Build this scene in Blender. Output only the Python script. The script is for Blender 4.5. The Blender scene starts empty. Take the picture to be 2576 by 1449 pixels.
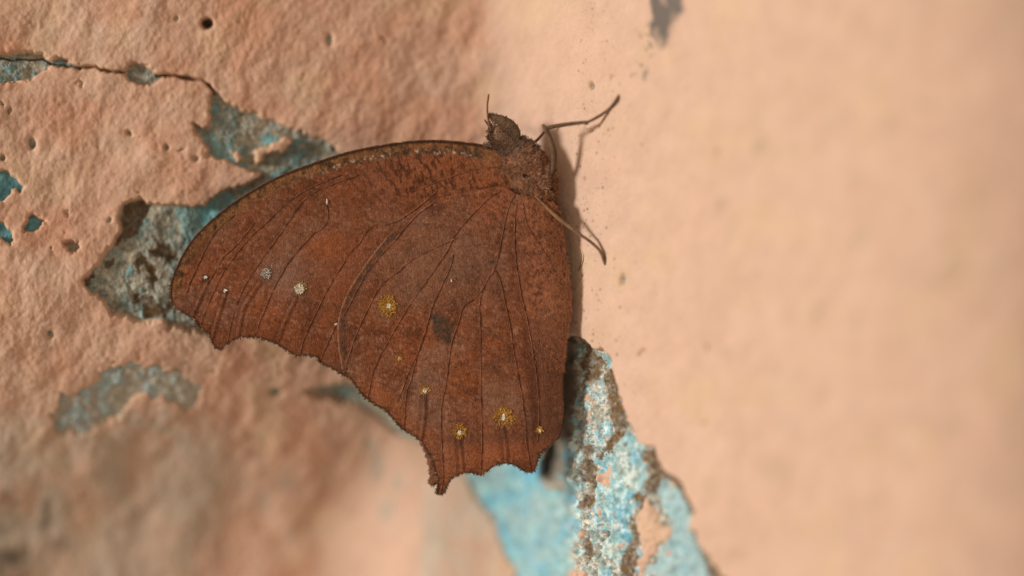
import bpy, math, random
import numpy as np
from mathutils import Vector

# ------------------------------------------------------------------ scale
# traced coordinates "q": photograph pixels at 2576 x 1449; S metres per q in the plane of the wings
S = 0.106 / 2576.0
FOC = 90.0
D = 0.106 * FOC / 36.0            # camera distance to the wing plane (m)
DQ = D / S
CX, CY = 1288.0, 724.5
scene = bpy.context.scene
COL = scene.collection

# ------------------------------------------------------------------ camera
cam_d = bpy.data.cameras.new('camera')
cam = bpy.data.objects.new('camera', cam_d)
COL.objects.link(cam)
cam.location = (0, -D, 0)
cam.rotation_euler = (math.radians(90), 0, 0)
cam_d.lens = FOC
cam_d.sensor_width = 36.0
cam_d.clip_start = 0.005
cam_d.clip_end = 20.0
cam_d.dof.use_dof = True
cam_d.dof.focus_distance = D - 0.0006
cam_d.dof.aperture_fstop = 3.5
scene.camera = cam

# ------------------------------------------------------------------ light: open shade, soft daylight from the left
world = bpy.data.worlds.new('World')
scene.world = world
world.use_nodes = True
bg = world.node_tree.nodes['Background']
bg.inputs[0].default_value = (1.0, 0.77, 0.57, 1)
bg.inputs[1].default_value = 0.47
sun_d = bpy.data.lights.new('daylight', 'SUN')
sun_d.energy = 3.15
sun_d.angle = math.radians(11)
sun_d.color = (1.0, 0.95, 0.88)
sun = bpy.data.objects.new('daylight', sun_d)
COL.objects.link(sun)
AZ, EL = math.radians(64), math.radians(9)
to_light = Vector((-math.sin(AZ) * math.cos(EL), -math.cos(AZ) * math.cos(EL), math.sin(EL)))
sun.rotation_euler = to_light.to_track_quat('Z', 'Y').to_euler()
sun.location = to_light * 1.0
scene.view_settings.view_transform = 'Standard'
scene.view_settings.look = 'None'
scene.view_settings.exposure = 0.0
scene.view_settings.gamma = 1.0
scene.view_settings.use_curve_mapping = False

# ------------------------------------------------------------------ numeric helpers
_tab = {}
def vnoise(x, y, seed):
    if seed not in _tab:
        _tab[seed] = np.random.default_rng(seed).random((256, 256))
    t = _tab[seed]
    xi = np.floor(x).astype(np.int64); yi = np.floor(y).astype(np.int64)
    fx = x - xi; fy = y - yi
    fx = fx * fx * fx * (fx * (fx * 6 - 15) + 10); fy = fy * fy * fy * (fy * (fy * 6 - 15) + 10)
    x0 = xi & 255; x1 = (xi + 1) & 255; y0 = yi & 255; y1 = (yi + 1) & 255
    return (t[x0, y0] * (1 - fx) + t[x1, y0] * fx) * (1 - fy) + (t[x0, y1] * (1 - fx) + t[x1, y1] * fx) * fy
def fbm(x, y, scale, seed, octv=4, gain=0.5):
    """fractal noise about 0, roughly -1..1; scale = size of the largest lump in q"""
    x = x / scale; y = y / scale
    s = 0; a = 1.0; n = 0
    for k in range(octv):
        s = s + a * (vnoise(x + 13.7 * k, y + 7.1 * k, seed + k) * 2 - 1)
        n += a
        a *= gain
        x, y = (x * 0.8 - y * 0.6) * 2.03, (x * 0.6 + y * 0.8) * 2.03
    return s / n * 1.6
def sstep(a, b, x):
    t = np.clip((x - a) / (b - a), 0, 1)
    return t * t * (3 - 2 * t)
def mix(a, b, t):
    return a + (b - a) * t
def mixc(c, col, t):
    return c + (np.array(col)[None, :] - c) * t[:, None]
def sd_poly(px, py, poly, reach=70.0):
    """signed distance to a polygon, negative inside; clamped to reach outside its box"""
    poly = np.asarray(poly, float)
    out = np.full(px.shape, reach)
    lo = poly.min(0) - reach; hi = poly.max(0) + reach
    m = np.nonzero((px > lo[0]) & (px < hi[0]) & (py > lo[1]) & (py < hi[1]))[0]
    if len(m) == 0: return out
    x = px[m]; y = py[m]
    d = np.full(x.shape, 1e18); ins = np.zeros(x.shape, bool)
    n = len(poly)
    for i in range(n):
        ax, ay = poly[i]; bx, by = poly[(i + 1) % n]
        ex, ey = bx - ax, by - ay
        l2 = ex * ex + ey * ey
        if l2 < 1e-9: continue
        t = np.clip(((x - ax) * ex + (y - ay) * ey) / l2, 0, 1)
        dx = x - ax - t * ex; dy = y - ay - t * ey
        d = np.minimum(d, dx * dx + dy * dy)
        if ay != by:
            c = ((ay > y) != (by > y)) & (x < ex * (y - ay) / ey + ax)
            ins ^= c
    d = np.sqrt(d)
    out[m] = np.minimum(np.where(ins, -d, d), reach)
    return out
def sd_line(px, py, pts, reach=70.0):
    pts = np.asarray(pts, float)
    out = np.full(px.shape, reach)
    lo = pts.min(0) - reach; hi = pts.max(0) + reach
    m = np.nonzero((px > lo[0]) & (px < hi[0]) & (py > lo[1]) & (py < hi[1]))[0]
    if len(m) == 0: return out
    x = px[m]; y = py[m]; d = np.full(x.shape, 1e18)
    for i in range(len(pts) - 1):
        ax, ay = pts[i]; bx, by = pts[i + 1]
        ex, ey = bx - ax, by - ay; l2 = ex * ex + ey * ey
        t = np.clip(((x - ax) * ex + (y - ay) * ey) / l2, 0, 1)
        d = np.minimum(d, (x - ax - t * ex) ** 2 + (y - ay - t * ey) ** 2)
    out[m] = np.minimum(np.sqrt(d), reach)
    return out
def sd_ell(px, py, e):
    cx, cy, rx, ry = e[:4]
    a = e[4] if len(e) > 4 else 0.0
    c, s = math.cos(a), math.sin(a)
    u = ((px - cx) * c + (py - cy) * s) / rx; v = (-(px - cx) * s + (py - cy) * c) / ry
    return (np.sqrt(u * u + v * v) - 1) * min(rx, ry)
def smooth_poly(pts, per=4, closed=False):
    pts = [np.array(p, float) for p in pts]; n = len(pts); out = []
    rng = range(n if closed else n - 1)
    for i in rng:
        if closed: p0, p1, p2, p3 = pts[i - 1], pts[i], pts[(i + 1) % n], pts[(i + 2) % n]
        else: p0, p1, p2, p3 = pts[max(i - 1, 0)], pts[i], pts[i + 1], pts[min(i + 2, n - 1)]
        for k in range(per):
            t = k / per
            out.append(0.5 * ((2 * p1) + (-p0 + p2) * t + (2 * p0 - 5 * p1 + 4 * p2 - p3) * t * t + (-p0 + 3 * p1 - 3 * p2 + p3) * t ** 3))
    if not closed: out.append(pts[-1])
    return np.array(out)

def world_pt(qx, qy, dl=0.0):
    """point seen at q, dl q behind (+) or before (-) the wing plane"""
    k = (DQ + dl) / DQ
    return Vector(((qx - CX) * k * S, dl * S, (CY - qy) * k * S))

# ------------------------------------------------------------------ mesh helpers
def link_mesh(name, me, mat, parent=None):
    o = bpy.data.objects.new(name, me)
    COL.objects.link(o)
    if mat: me.materials.append(mat)
    if parent: o.parent = parent
    return o
def np_mesh(name, verts, faces, col=None, smooth=True):
    """faces: (n,4) or (n,3) int array"""
    me = bpy.data.meshes.new(name)
    verts = np.ascontiguousarray(verts, np.float32); faces = np.ascontiguousarray(faces, np.int32)
    k = faces.shape[1]
    me.vertices.add(len(verts)); me.vertices.foreach_set('co', verts.ravel())
    me.loops.add(faces.size); me.loops.foreach_set('vertex_index', faces.ravel())
    me.polygons.add(len(faces))
    me.polygons.foreach_set('loop_start', np.arange(0, faces.size, k, dtype=np.int32))
    if smooth: me.polygons.foreach_set('use_smooth', np.ones(len(faces), bool))
    me.update(calc_edges=True)
    if col is not None:
        a = me.color_attributes.new('tint', 'FLOAT_COLOR', 'POINT')
        c4 = np.ones((len(verts), 4), np.float32); c4[:, :3] = np.clip(col, 0, 1)
        a.data.foreach_set('color', c4.ravel())
    return me
class MB:
    def __init__(self): self.v = []; self.f = []; self.c = []
    def tube(self, pts, rad, n=8, col=None, squash=None):
        """tapered tube through 3-D points (metres), closed ends"""
        pts = [Vector(p) for p in pts]; b = len(self.v); prev = None
        for i, p in enumerate(pts):
            t = (pts[min(i + 1, len(pts) - 1)] - pts[max(i - 1, 0)]).normalized()
            if prev is None:
                a = Vector((0, 1, 0)) if abs(t.y) < 0.9 else Vector((1, 0, 0))
                u = (a - t * a.dot(t)).normalized()
            else:
                u = (prev - t * prev.dot(t)).normalized()
            prev = u; w = t.cross(u)
            for k in range(n):
                an = 2 * math.pi * k / n
                ru, rw = rad[i], rad[i]
                if squash: ru = rad[i] * squash[i]
                self.v.append(p + u * (math.cos(an) * ru) + w * (math.sin(an) * rw))
                self.c.append(col[i] if col is not None else (1, 1, 1))
        for i in range(len(pts) - 1):
            for k in range(n):
                a0 = b + i * n + k; a1 = b + i * n + (k + 1) % n
                self.f.append((a0, a1, a1 + n, a0 + n))
        for e, i in ((0, 0), (1, len(pts) - 1)):
            self.v.append(pts[i]); self.c.append(col[i] if col is not None else (1, 1, 1)); ci = len(self.v) - 1
            for k in range(n):
                a0 = b + i * n + k; a1 = b + i * n + (k + 1) % n
                self.f.append((a0, ci, ci, a1) if False else ((a1, a0, ci) if e == 0 else (a0, a1, ci)))
    def build(self, name, mat, parent=None, smooth=True):
        me = bpy.data.meshes.new(name)
        me.from_pydata([tuple(v) for v in self.v], [], self.f)
        if smooth: me.polygons.foreach_set('use_smooth', np.ones(len(me.polygons), bool))
        a = me.color_attributes.new('tint', 'FLOAT_COLOR', 'POINT')
        c4 = np.ones((len(self.v), 4), np.float32); c4[:, :3] = np.array(self.c)
        a.data.foreach_set('color', c4.ravel())
        me.update()
        return link_mesh(name, me, mat, parent)

# ------------------------------------------------------------------ materials
def make_mat(name, rough=0.8, spec=0.3, n1=(8.0, 0.15), n2=None, bump=(0, 0), bump2=None, sheen=0.0, stretch=None, trans=0.0):
    """vertex tint x procedural value noise (sizes in q), bump in q"""
    m = bpy.data.materials.new(name); m.use_nodes = True
    nt = m.node_tree; N = nt.nodes; L = nt.links
    p = N['Principled BSDF']
    p.inputs['Roughness'].default_value = rough
    p.inputs['Specular IOR Level'].default_value = spec
    if sheen:
        p.inputs['Sheen Weight'].default_value = sheen
        p.inputs['Sheen Roughness'].default_value = 0.4
    at = N.new('ShaderNodeAttribute'); at.attribute_name = 'tint'
    tc = N.new('ShaderNodeTexCoord')
    mp = N.new('ShaderNodeMapping'); L.new(tc.outputs['Object'], mp.inputs[0])
    k = 1.0 / S
    mp.inputs['Scale'].default_value = (k, k, k) if not stretch else (k * stretch[0], k * stretch[1], k * stretch[2])
    cur = at.outputs['Color']
    for nn in (n1, n2):
        if not nn: continue
        t = N.new('ShaderNodeTexNoise'); t.inputs['Scale'].default_value = 1.0 / nn[0]; t.inputs['Detail'].default_value = 4.0
        t.inputs['Roughness'].default_value = 0.6
        L.new(mp.outputs[0], t.inputs['Vector'])
        r = N.new('ShaderNodeMapRange'); r.inputs['From Min'].default_value = 0.25; r.inputs['From Max'].default_value = 0.75
        r.inputs['To Min'].default_value = 1 - nn[1]; r.inputs['To Max'].default_value = 1 + nn[1]
        L.new(t.outputs['Fac'], r.inputs['Value'])
        mx = N.new('ShaderNodeVectorMath'); mx.operation = 'SCALE'
        L.new(cur, mx.inputs[0]); L.new(r.outputs[0], mx.inputs['Scale'])
        cur = mx.outputs[0]
    L.new(cur, p.inputs['Base Color'])
    nrm = None
    for bb in (bump, bump2):
        if not bb or not bb[1]: continue
        t = N.new('ShaderNodeTexNoise'); t.inputs['Scale'].default_value = 1.0 / bb[0]; t.inputs['Detail'].default_value = 5.0
        L.new(mp.outputs[0], t.inputs['Vector'])
        b = N.new('ShaderNodeBump'); b.inputs['Strength'].default_value = 1.0; b.inputs['Distance'].default_value = bb[1] * S
        L.new(t.outputs['Fac'], b.inputs['Height'])
        if nrm: L.new(nrm, b.inputs['Normal'])
        nrm = b.outputs[0]
    if nrm: L.new(nrm, p.inputs['Normal'])
    return m

M_peach = make_mat('peach_limewash', 0.75, 0.25, (60, 0.08), (7, 0.06), (10, 1.9), bump2=(34, 3.2))
M_blue = make_mat('old_blue_paint', 0.8, 0.25, (22, 0.3), (6, 0.22), (8, 4))
M_mortar = make_mat('lime_mortar', 0.9, 0.2, (14, 0.35), (5, 0.35), (7, 6.0))
M_wing = make_mat('wing_scales', 0.6, 0.10, (9, 0.14), (3.0, 0.5), (4, 2.0), stretch=(1.0, 1.0, 0.7))
M_vein = make_mat('wing_vein', 0.6, 0.25, (11, 0.7), (4, 0.4))
M_fuzz = make_mat('scale_hair', 0.7, 0.25, (6, 0.3))
M_body = make_mat('body_fur', 0.8, 0.2, (9, 0.35), (3, 0.3), (5, 4))
M_eye = make_mat('eye', 0.6, 0.2, (5, 0.25))
M_leg = make_mat('leg', 0.65, 0.15, (6, 0.3), (2.5, 0.3), (3, 1.5))

# ------------------------------------------------------------------ the wall: two faces meeting in a rounded inner corner
def wall_delta(X, Z):
    """depth (q) of the intact wall face behind the wing plane, at world position X, Z (q)"""
    lower = sstep(720, 1480, Z)
    L = 0.150 * (X - 130) + 400 * lower + 18 * fbm(X, Z, 420, 5, 2)
    t = X - 1450.0
    R = np.where(t > 0, -np.where(t < 1300, 0.95 * t - 0.00027 * t * t, 778.7 + 0.248 * (t - 1300)), -0.92 * t - 0.00015 * np.minimum(t * t, 810000.0))
    v = np.clip(t - 720, 0, 400)
    R = R + 0.00055 * v * v + 0.44 * np.clip(t - 1120, 0, None) * 0.4  # extra bend added to darken the far right, shade put into the shape
    R = R + 6 * fbm(X, Z, 300, 9, 2)
    k = 120.0
    h = np.clip(0.5 + 0.5 * (R - L) / k, 0, 1)
    return R * (1 - h) + L * h - k * h * (1 - h)

def edges(a, b, step): return list(np.arange(a, b, step))
gx = list(-60 - np.geomspace(8, 4200, 46)[::-1]) + edges(-60, 1800, 2.6) + edges(1800, 2700, 6.5) + list(2700 + np.geomspace(8, 2200, 34))
gz = list(-60 - np.geomspace(8, 3200, 44)[::-1]) + edges(-60, 1515, 2.7) + list(1515 + np.geomspace(8, 3200, 44))
gx = np.array(gx); gz = np.array(gz)
NX, NZ = len(gx), len(gz)
X, Z = np.meshgrid(gx, gz, indexing='ij'); X = X.ravel(); Z = Z.ravel()
D0 = wall_delta(X, Z)
# ridge where the plaster of the right face broke off: the recess left of it lies deeper
kk = DQ / (DQ + D0)
Q0x = CX + (X - CX) * kk; Q0y = CY + (Z - CY) * kk
edge_line = 1430 + 7 * fbm(Q0y, Q0y * 0 + 3, 40, 31, 4) - 6 * sstep(1180, 1110, Q0y) + 8 * sstep(960, 860, Q0y)
rec = sstep(5, -5, Q0x - edge_line) * sstep(865, 905, Q0y)
rec = rec * (150 * sstep(1010, 1330, Q0x) + 0)
hole = 65 * sstep(4, -16, sd_ell(Q0x + 7 * fbm(Q0x, Q0y, 26, 33, 3), Q0y + 6 * fbm(Q0x, Q0y, 26, 36, 3), (1382, 1160, 24, 62, 0.12))) * sstep(1, -9, Q0x - edge_line)
D1 = D0 + rec + hole
kk = DQ / (DQ + D1)
QX = CX + (X - CX) * kk; QY = CY + (Z - CY) * kk           # where each wall point is seen
# surface normals of the smooth wall (world: x right, y away, z up; Z runs down)
G = D0.reshape(NX, NZ)
dGx = np.gradient(G, gx, axis=0).ravel(); dGz = np.gradient(G, gz, axis=1).ravel()
nx, ny, nz = dGx, -np.ones_like(dGx), -dGz
nl = np.sqrt(nx * nx + 1 + nz * nz); nx /= nl; ny /= nl; nz /= nl
right = sstep(-40, 50, QX - (1215 - 420 * sstep(760, 1380, QY)))   # 1 on the right face

# ---- traced bare patches of the peach coat
wx = 5.5 * fbm(QX, QY, 34, 41, 3) + 2.6 * fbm(QX, QY, 10, 44, 2)
wy = 5.5 * fbm(QX, QY, 34, 51, 3) + 2.6 * fbm(QX, QY, 10, 54, 2)
PX = QX + wx; PY = QY + wy
P2X = QX + 0.35 * wx; P2Y = QY + 0.35 * wy
HOLES = [
 [(-60,142),(-5,140),(17,135),(67,127),(110,138),(128,155),(140,148),(160,150),(213,166),(195,171),(130,165),(100,187),(67,200),(20,207),(-5,212),(-60,215)],
 [(313,182),(320,168),(333,162),(370,166),(385,178),(395,187),(428,191),(410,200),(390,213),(350,208),(330,197)],
 [(531,225),(545,238),(570,260),(590,269),(610,279),(640,284),(665,302),(700,309),(740,321),(790,337),(820,351),(845,369),(870,390),
  (960,470),(960,560),(760,760),(600,850),(507,838),(467,831),(427,827),(417,807),(357,812),(320,801),(283,794),(273,764),(240,741),(213,721),(212,700),
  (240,669),(263,632),(283,615),(301,583),(301,543),(316,513),(353,502),(373,509),(402,511),(444,511),(482,517),(515,522),(533,510),(541,494),
  (557,483),(590,475),(627,465),(650,446),(657,433),(638,431),(623,425),(602,421),(586,412),(561,404),(538,401),(524,392),(517,367),(496,335),
  (479,312),(503,322),(527,321),(527,300),(533,270),(526,250)],
 [(-60,430),(-5,432),(18,430),(30,445),(57,468),(48,482),(25,480),(20,500),(5,510),(-5,515),(-60,515)],
 [(-60,552),(-5,555),(5,558),(15,575),(32,580),(25,617),(15,612),(-5,597),(-60,600)],
 [(65,575),(70,548),(85,543),(105,548),(112,553),(100,568),(85,582),(68,580)],
 [(163,610),(170,604),(195,605),(198,620),(192,635),(175,628)],
 [(147,986),(205,985),(247,962),(275,925),(293,908),(330,918),(380,918),(433,925),(475,945),(503,970),(510,988),(485,1024),(450,1033),(420,1010),(390,1000),(350,1005),(315,1040),(300,1062),(250,1075),(200,1098),(165,1105),(142,1078),(135,1040)],
 [(768,990),(800,977),(850,970),(920,972),(1010,1020),(1100,1110),(1055,1116),(1000,1092),(940,1047),(890,1026),(840,1013),(800,1003)],
 # the broken strip down the right face
 [(1436,846),(1459,852),(1474,864),(1489,882),(1503,886),(1515,880),(1532,900),(1535,922),(1541,961),(1551,992),(1555,1020),(1570,1049),(1585,1082),
  (1594,1106),(1607,1127),(1624,1123),(1644,1130),(1653,1155),(1674,1190),(1697,1205),(1722,1253),(1743,1284),(1739,1311),(1731,1326),(1749,1340),
  (1755,1378),(1784,1409),(1812,1449),(1850,1500),(1900,1600),(1930,1800),(1300,1800),(1292,1500),(1299,1449),(1279,1409),(1262,1376),(1244,1319),(1227,1286),
  (1194,1249),(1170,1193),(1160,1120),(1240,1000),(1330,900),(1420,850)],
]
ISLANDS = [
 [(586,383),(602,379),(613,394),(617,408),(602,408),(590,398)],
 [(638,402),(638,383),(648,373),(680,371),(694,358),(715,344),(732,342),(736,356),(719,379),(690,387),(669,392),(661,404),(644,408)],
 [(1600,1253),(1615,1247),(1626,1265),(1641,1294),(1643,1315),(1669,1323),(1683,1332),(1670,1357),(1641,1369),(1623,1409),(1603,1460),(1592,1460),(1590,1326)],
 [(1510,1180),(1520,1163),(1524,1190),(1516,1228),(1500,1223),(1485,1208),(1490,1195),(1505,1192)],
 [(1423,1434),(1462,1430),(1467,1470),(1420,1470)],
]
ISL_E = [(1493,1290,8,21),(1547,1372,9,9),(1456,1000,6,20),(1480,1014,5,14),(1461,1046,6,20),(1448,1348,10,11),(1530,1330,6,9),(1672,1218,9,7),(1662,1395,12,8)]
PITS = [(520,60,15,13),(443,47,5,5),(80,362,10,14),(7,397,6,6),(495,400,7,6),(275,553,5,5),(126,845,7,8),(420,371,6,6),(830,100,7,13),(325,335,7,5,0.6),
        (693,989,15,9),(1487,217,4,7),(1565,704,5,11,0.2),(1486,328,2.5,3),(1470,325,2,3)]
CRACKS = [([(-60,140),(0,143),(33,148),(50,144),(95,148),(110,145),(127,159),(160,162),(195,168),(213,167),(240,167),(255,177),(280,180),(312,183)], 2.6),
          ([(395,191),(425,190),(455,193),(480,197),(510,203),(528,218),(540,236)], 3.4)]
peach = np.full(X.shape, 70.0)
for h in HOLES: peach = np.minimum(peach, sd_poly(PX, PY, h))
cz = sstep(20, -20, sd_poly(QX, QY, [(120,890),(530,890),(530,1120),(120,1120)]))
peach = peach + cz * sstep(30, 10, np.abs(peach)) * 13 * np.clip(fbm(QX, QY, 30, 61, 4, 0.6) + 0.1, -0.4, 1)
for pts, w in CRACKS: peach = np.minimum(peach, sd_line(P2X, P2Y, pts) - w * (1 + 0.5 * fbm(QX, QY, 22, 71, 2)))
for e in PITS: peach = np.minimum(peach, sd_ell(P2X, P2Y, e))
for h in ISLANDS: peach = np.maximum(peach, np.minimum(70, -sd_poly(PX, PY, h)))
for e in ISL_E: peach = np.maximum(peach, np.minimum(70, -sd_ell(PX, PY, e)))
# random pin holes and chips over the coat
rng = np.random.default_rng(8)
chips = np.zeros_like(X)
for e in PITS[1:]: chips = np.maximum(chips, sstep(8, 3, sd_ell(P2X, P2Y, e)))
for i in range(36):
    px, py = rng.uniform(-30, 2000), rng.uniform(0, 1449)
    r = 1.6 + 2.6 * rng.random() ** 3
    if px > 1240 and rng.random() < 0.45: continue
    se = sd_ell(QX + 1.6 * wx, QY + 1.6 * wy, (px, py, r, r * rng.uniform(0.8, 1.7), rng.uniform(0, 3)))
    chips = np.maximum(chips, sstep(6, 2, se))
    peach = np.minimum(peach, np.minimum(70, se))

# ---- relief, in q along the wall normal
left = 1 - right
lump = fbm(QX + 0.35 * QY, QY, 130, 81, 3)
brush = fbm((QX * 0.9 + QY * 0.44) / 0.55, (QY * 0.9 - QX * 0.44) / 1.5, 34, 86, 4, 0.55)
grain = fbm(QX, QY, 11, 91, 3)
low = sstep(760, 1000, QY)
dimples = np.zeros_like(X)
for i in range(260):
    px, py = rng.uniform(-40, 1000), rng.uniform(0, 1449)
    if py < 620 and rng.random() < 0.5: continue
    r = rng.uniform(9, 26)
    m = (abs(QX - px) < 2.6 * r) & (abs(QY - py) < 2.6 * r)
    dimples[m] += rng.choice([-1, 1], p=[0.6, 0.4]) * r * 0.11 * np.exp(-(((QX[m] - px) ** 2 + (QY[m] - py) ** 2) / (r * r)))
midl = fbm(QX * 1.15 + 0.3 * QY, QY * 0.8, 62, 95, 3, 0.45)
U = left * (5.5 * lump + 2.7 * midl + 0.8 * brush + 1.15 * grain + dimples * 1.2) + right * (2.0 * lump + 0.8 * brush + 0.35 * grain)
rough = fbm(QX, QY, 26, 101, 4, 0.6); fine = fbm(QX, QY, 7, 106, 2)
strip = sstep(1400, 1440, QX) * sstep(840, 860, QY)           # crumbling strip on the right face
BR = [(273,650,14,15),(410,633,28,24),(366,668,16,30,-0.4),(377,710,10,22),(388,778,52,22,0.1),(222,705,10,18)]
brownL = np.full(X.shape, -40.0)
for e in BR: brownL = np.maximum(brownL, -sd_ell(QX + 2.2 * wx, QY + 2.2 * wy, e))
BRP = [[(300,562),(309,522),(330,506),(356,501),(380,509),(372,538),(352,566),(332,600),(306,596),(290,610)],
       [(1442,866),(1470,862),(1492,890),(1497,925),(1490,955),(1460,962),(1443,930)],
       [(1502,935),(1530,925),(1543,965),(1553,1000),(1558,1030),(1572,1058),(1560,1080),(1530,1085),(1510,1050),(1508,1000),(1500,965)],
       [(1528,1080),(1556,1080),(1545,1110),(1520,1130),(1500,1160),(1490,1150),(1510,1110)],
       [(1448,1126),(1462,1122),(1474,1150),(1480,1170),(1488,1195),(1484,1225),(1470,1240),(1455,1215),(1442,1185),(1440,1165),(1452,1155)],
       [(1442,1262),(1458,1246),(1480,1244),(1480,1262),(1462,1284),(1446,1280)],
       [(1586,1085),(1598,1108),(1606,1132),(1648,1134),(1656,1160),(1676,1192),(1700,1207),(1725,1257),(1745,1287),(1738,1312),(1722,1296),(1700,1250),(1678,1215),(1650,1200),(1640,1232),(1612,1250),(1606,1275),(1592,1300),(1594,1340),(1592,1378),(1590,1402),(1580,1460),(1545,1460),(1548,1402),(1570,1378),(1568,1310),(1584,1290),(1580,1250),(1606,1235),(1612,1190),(1604,1150),(1590,1120)],
       [(1732,1326),(1750,1342),(1757,1378),(1785,1408),(1815,1449),(1850,1510),(1800,1510),(1770,1440),(1740,1390),(1744,1360)],
       [(1512,1118),(1528,1112),(1530,1140),(1516,1150)], [(1456,1362),(1470,1356),(1476,1400),(1462,1412)], [(1490,1350),(1508,1345),(1504,1368),(1492,1366)]]
brownR = np.full(X.shape, -40.0)
for h in BRP: brownR = np.maximum(brownR, -sd_poly(PX, PY, h))
brown = sstep(-5, 6, np.maximum(brownL, brownR) + 9 * fbm(QX, QY, 24, 111, 4, 0.6))
eastw = sstep(1120, 1180, QX) * sstep(1440, 1420, QX) * sstep(980, 1080, QY)
wedge2 = sstep(20, -20, sd_poly(QX, QY, [(820,950),(1110,950),(1130,1130),(1000,1130)]))
depth = (23 + 3 * strip - 14 * eastw - 13 * wedge2 - 12 * cz) * (1 - 0.6 * chips)
hb = U - depth + (3.4 + 2.5 * strip) * rough + (1.0 + 1.4 * strip) * fine - 9 * brown * (1 - 0.6 * strip)
pit = np.zeros_like(X)
for e in PITS: pit = np.maximum(pit, sstep(2, -5, sd_ell(QX, QY, e)))
pit0 = sstep(2, -7, sd_ell(P2X, P2Y, PITS[0]))
crk = np.zeros_like(X)
for pts, w in CRACKS: crk = np.maximum(crk, sstep(w, 0, sd_line(P2X, P2Y, pts)))
hb = hb - 24 * pit0 - 26 * crk
gate = sstep(-4.2, 4.2, peach)
isl = np.full(X.shape, -70.0)
for h in ISLANDS: isl = np.maximum(isl, -sd_poly(PX, PY, h))
for e in ISL_E: isl = np.maximum(isl, -sd_ell(PX, PY, e))
thin = sstep(-12, -2, isl) * sstep(1400, 1440, QX)
hp = mix(hb - 5, mix(U, hb + 5.5, thin) - 3.5 * np.exp(-np.clip(peach, 0, 70) / 4.0), gate)

# blue coat surviving on the mortar: density by area
dens = np.full(X.shape, 0.36)
def area(poly, val, soft=14):
    global dens
    t = sstep(soft, -soft, sd_poly(PX, PY, poly)); dens = mix(dens, val, t)
area([(200,480),(480,500),(560,640),(560,850),(200,830)], 0.30)
area([(440,500),(640,480),(720,430),(900,400),(900,560),(560,600),(480,640)], 0.62)
area([(560,355),(620,360),(625,420),(540,415),(520,385)], 0.7)
area([(-60,425),(120,425),(120,625),(-60,625)], 0.95)
area([(140,900),(520,900),(520,1110),(130,1110)], 0.46)
area([(760,950),(1110,950),(1110,1130),(760,1130)], 0.3)
area([(1100,1000),(1436,880),(1432,1500),(1280,1500)], 0.80, 40)
area([(1215,1150),(1420,1120),(1426,1500),(1330,1500),(1265,1330)], 1.0, 40)
area([(1436,850),(1530,880),(1600,1130),(1590,1460),(1425,1460)], 0.50)
area([(1530,1090),(1600,1110),(1612,1220),(1575,1300),(1565,1400),(1500,1400),(1495,1230)], 0.85)
area([(1640,1210),(1700,1220),(1750,1320),(1790,1449),(1790,1600),(1620,1600),(1650,1380),(1680,1330)], 0.99)
area([(1345,1110),(1412,1100),(1418,1240),(1350,1230)], 0.25)
area([(1330,840),(1434,840),(1428,1105),(1330,1105)], 0.1)
bn = mix(fbm(QX * 1.0, QY * 0.75, 30, 121, 5, 0.62), fbm(QX, QY * 0.7, 15, 127, 3, 0.7) * 1.15, strip * sstep(1640, 1590, QX))
dens = dens * (1 - chips * sstep(1200, 1260, QX))
blue = (dens - 0.5) * 1.7 + 0.62 * bn - 1.3 * brown - 0.8 * crk - 0.6 * pit
bgate = sstep(-0.10, 0.10, blue)
hblue = hb - 3.5 + 6.0 * bgate

def wall_pos(h):
    return np.stack([(X - CX + nx * h) * S, (D1 + ny * h) * S, (CY - Z + nz * h) * S], 1)
IJ = (np.arange(NX - 1)[:, None] * NZ + np.arange(NZ - 1)[None, :]).ravel()
QUADS = np.stack([IJ, IJ + NZ, IJ + NZ + 1, IJ + 1], 1)

def sheet(name, h, keep, col, mat, parent):
    q = QUADS[keep[QUADS].any(1)]
    used = np.zeros(len(X), bool); used[q.ravel()] = True
    idx = np.cumsum(used) - 1
    me = np_mesh(name, wall_pos(h)[used], idx[q], col[used])
    return link_mesh(name, me, mat, parent)

# ---- colours
one = np.ones((len(X), 1))
big = fbm(QX, QY, 260, 131, 4); mid = fbm(QX, QY, 60, 136, 3)
cp = one * np.array([[0.60, 0.40, 0.295]])
cp = mixc(cp, (0.58, 0.33, 0.225), left * np.clip(0.45 + 0.5 * big, 0, 1))  # same paint on both faces; left's redder, dimmer light is tinted in
cp = mixc(cp, (0.61, 0.43, 0.325), np.clip(0.30 + 0.55 * mid, 0, 1) * 0.7)
cp = mixc(cp, (0.46, 0.235, 0.15), np.clip(fbm(QX, QY, 90, 141, 4) - 0.15, 0, 1) * left * 0.45)
cp = mixc(cp, (0.58, 0.285, 0.18), np.clip(fbm(QX, QY, 150, 143, 3) * 1.3 - 0.15, 0, 1) * left * 0.55)
cp = mixc(cp, (0.60, 0.42, 0.27), np.clip(fbm(QX, QY, 110, 146, 3) * 1.3 - 0.2, 0, 1) * 0.6)
cp = mixc(cp, (0.40, 0.23, 0.14), np.clip(fbm(QX, QY, 20, 148, 3) * 1.3 - 0.45, 0, 1) * left * 0.5)
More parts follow.
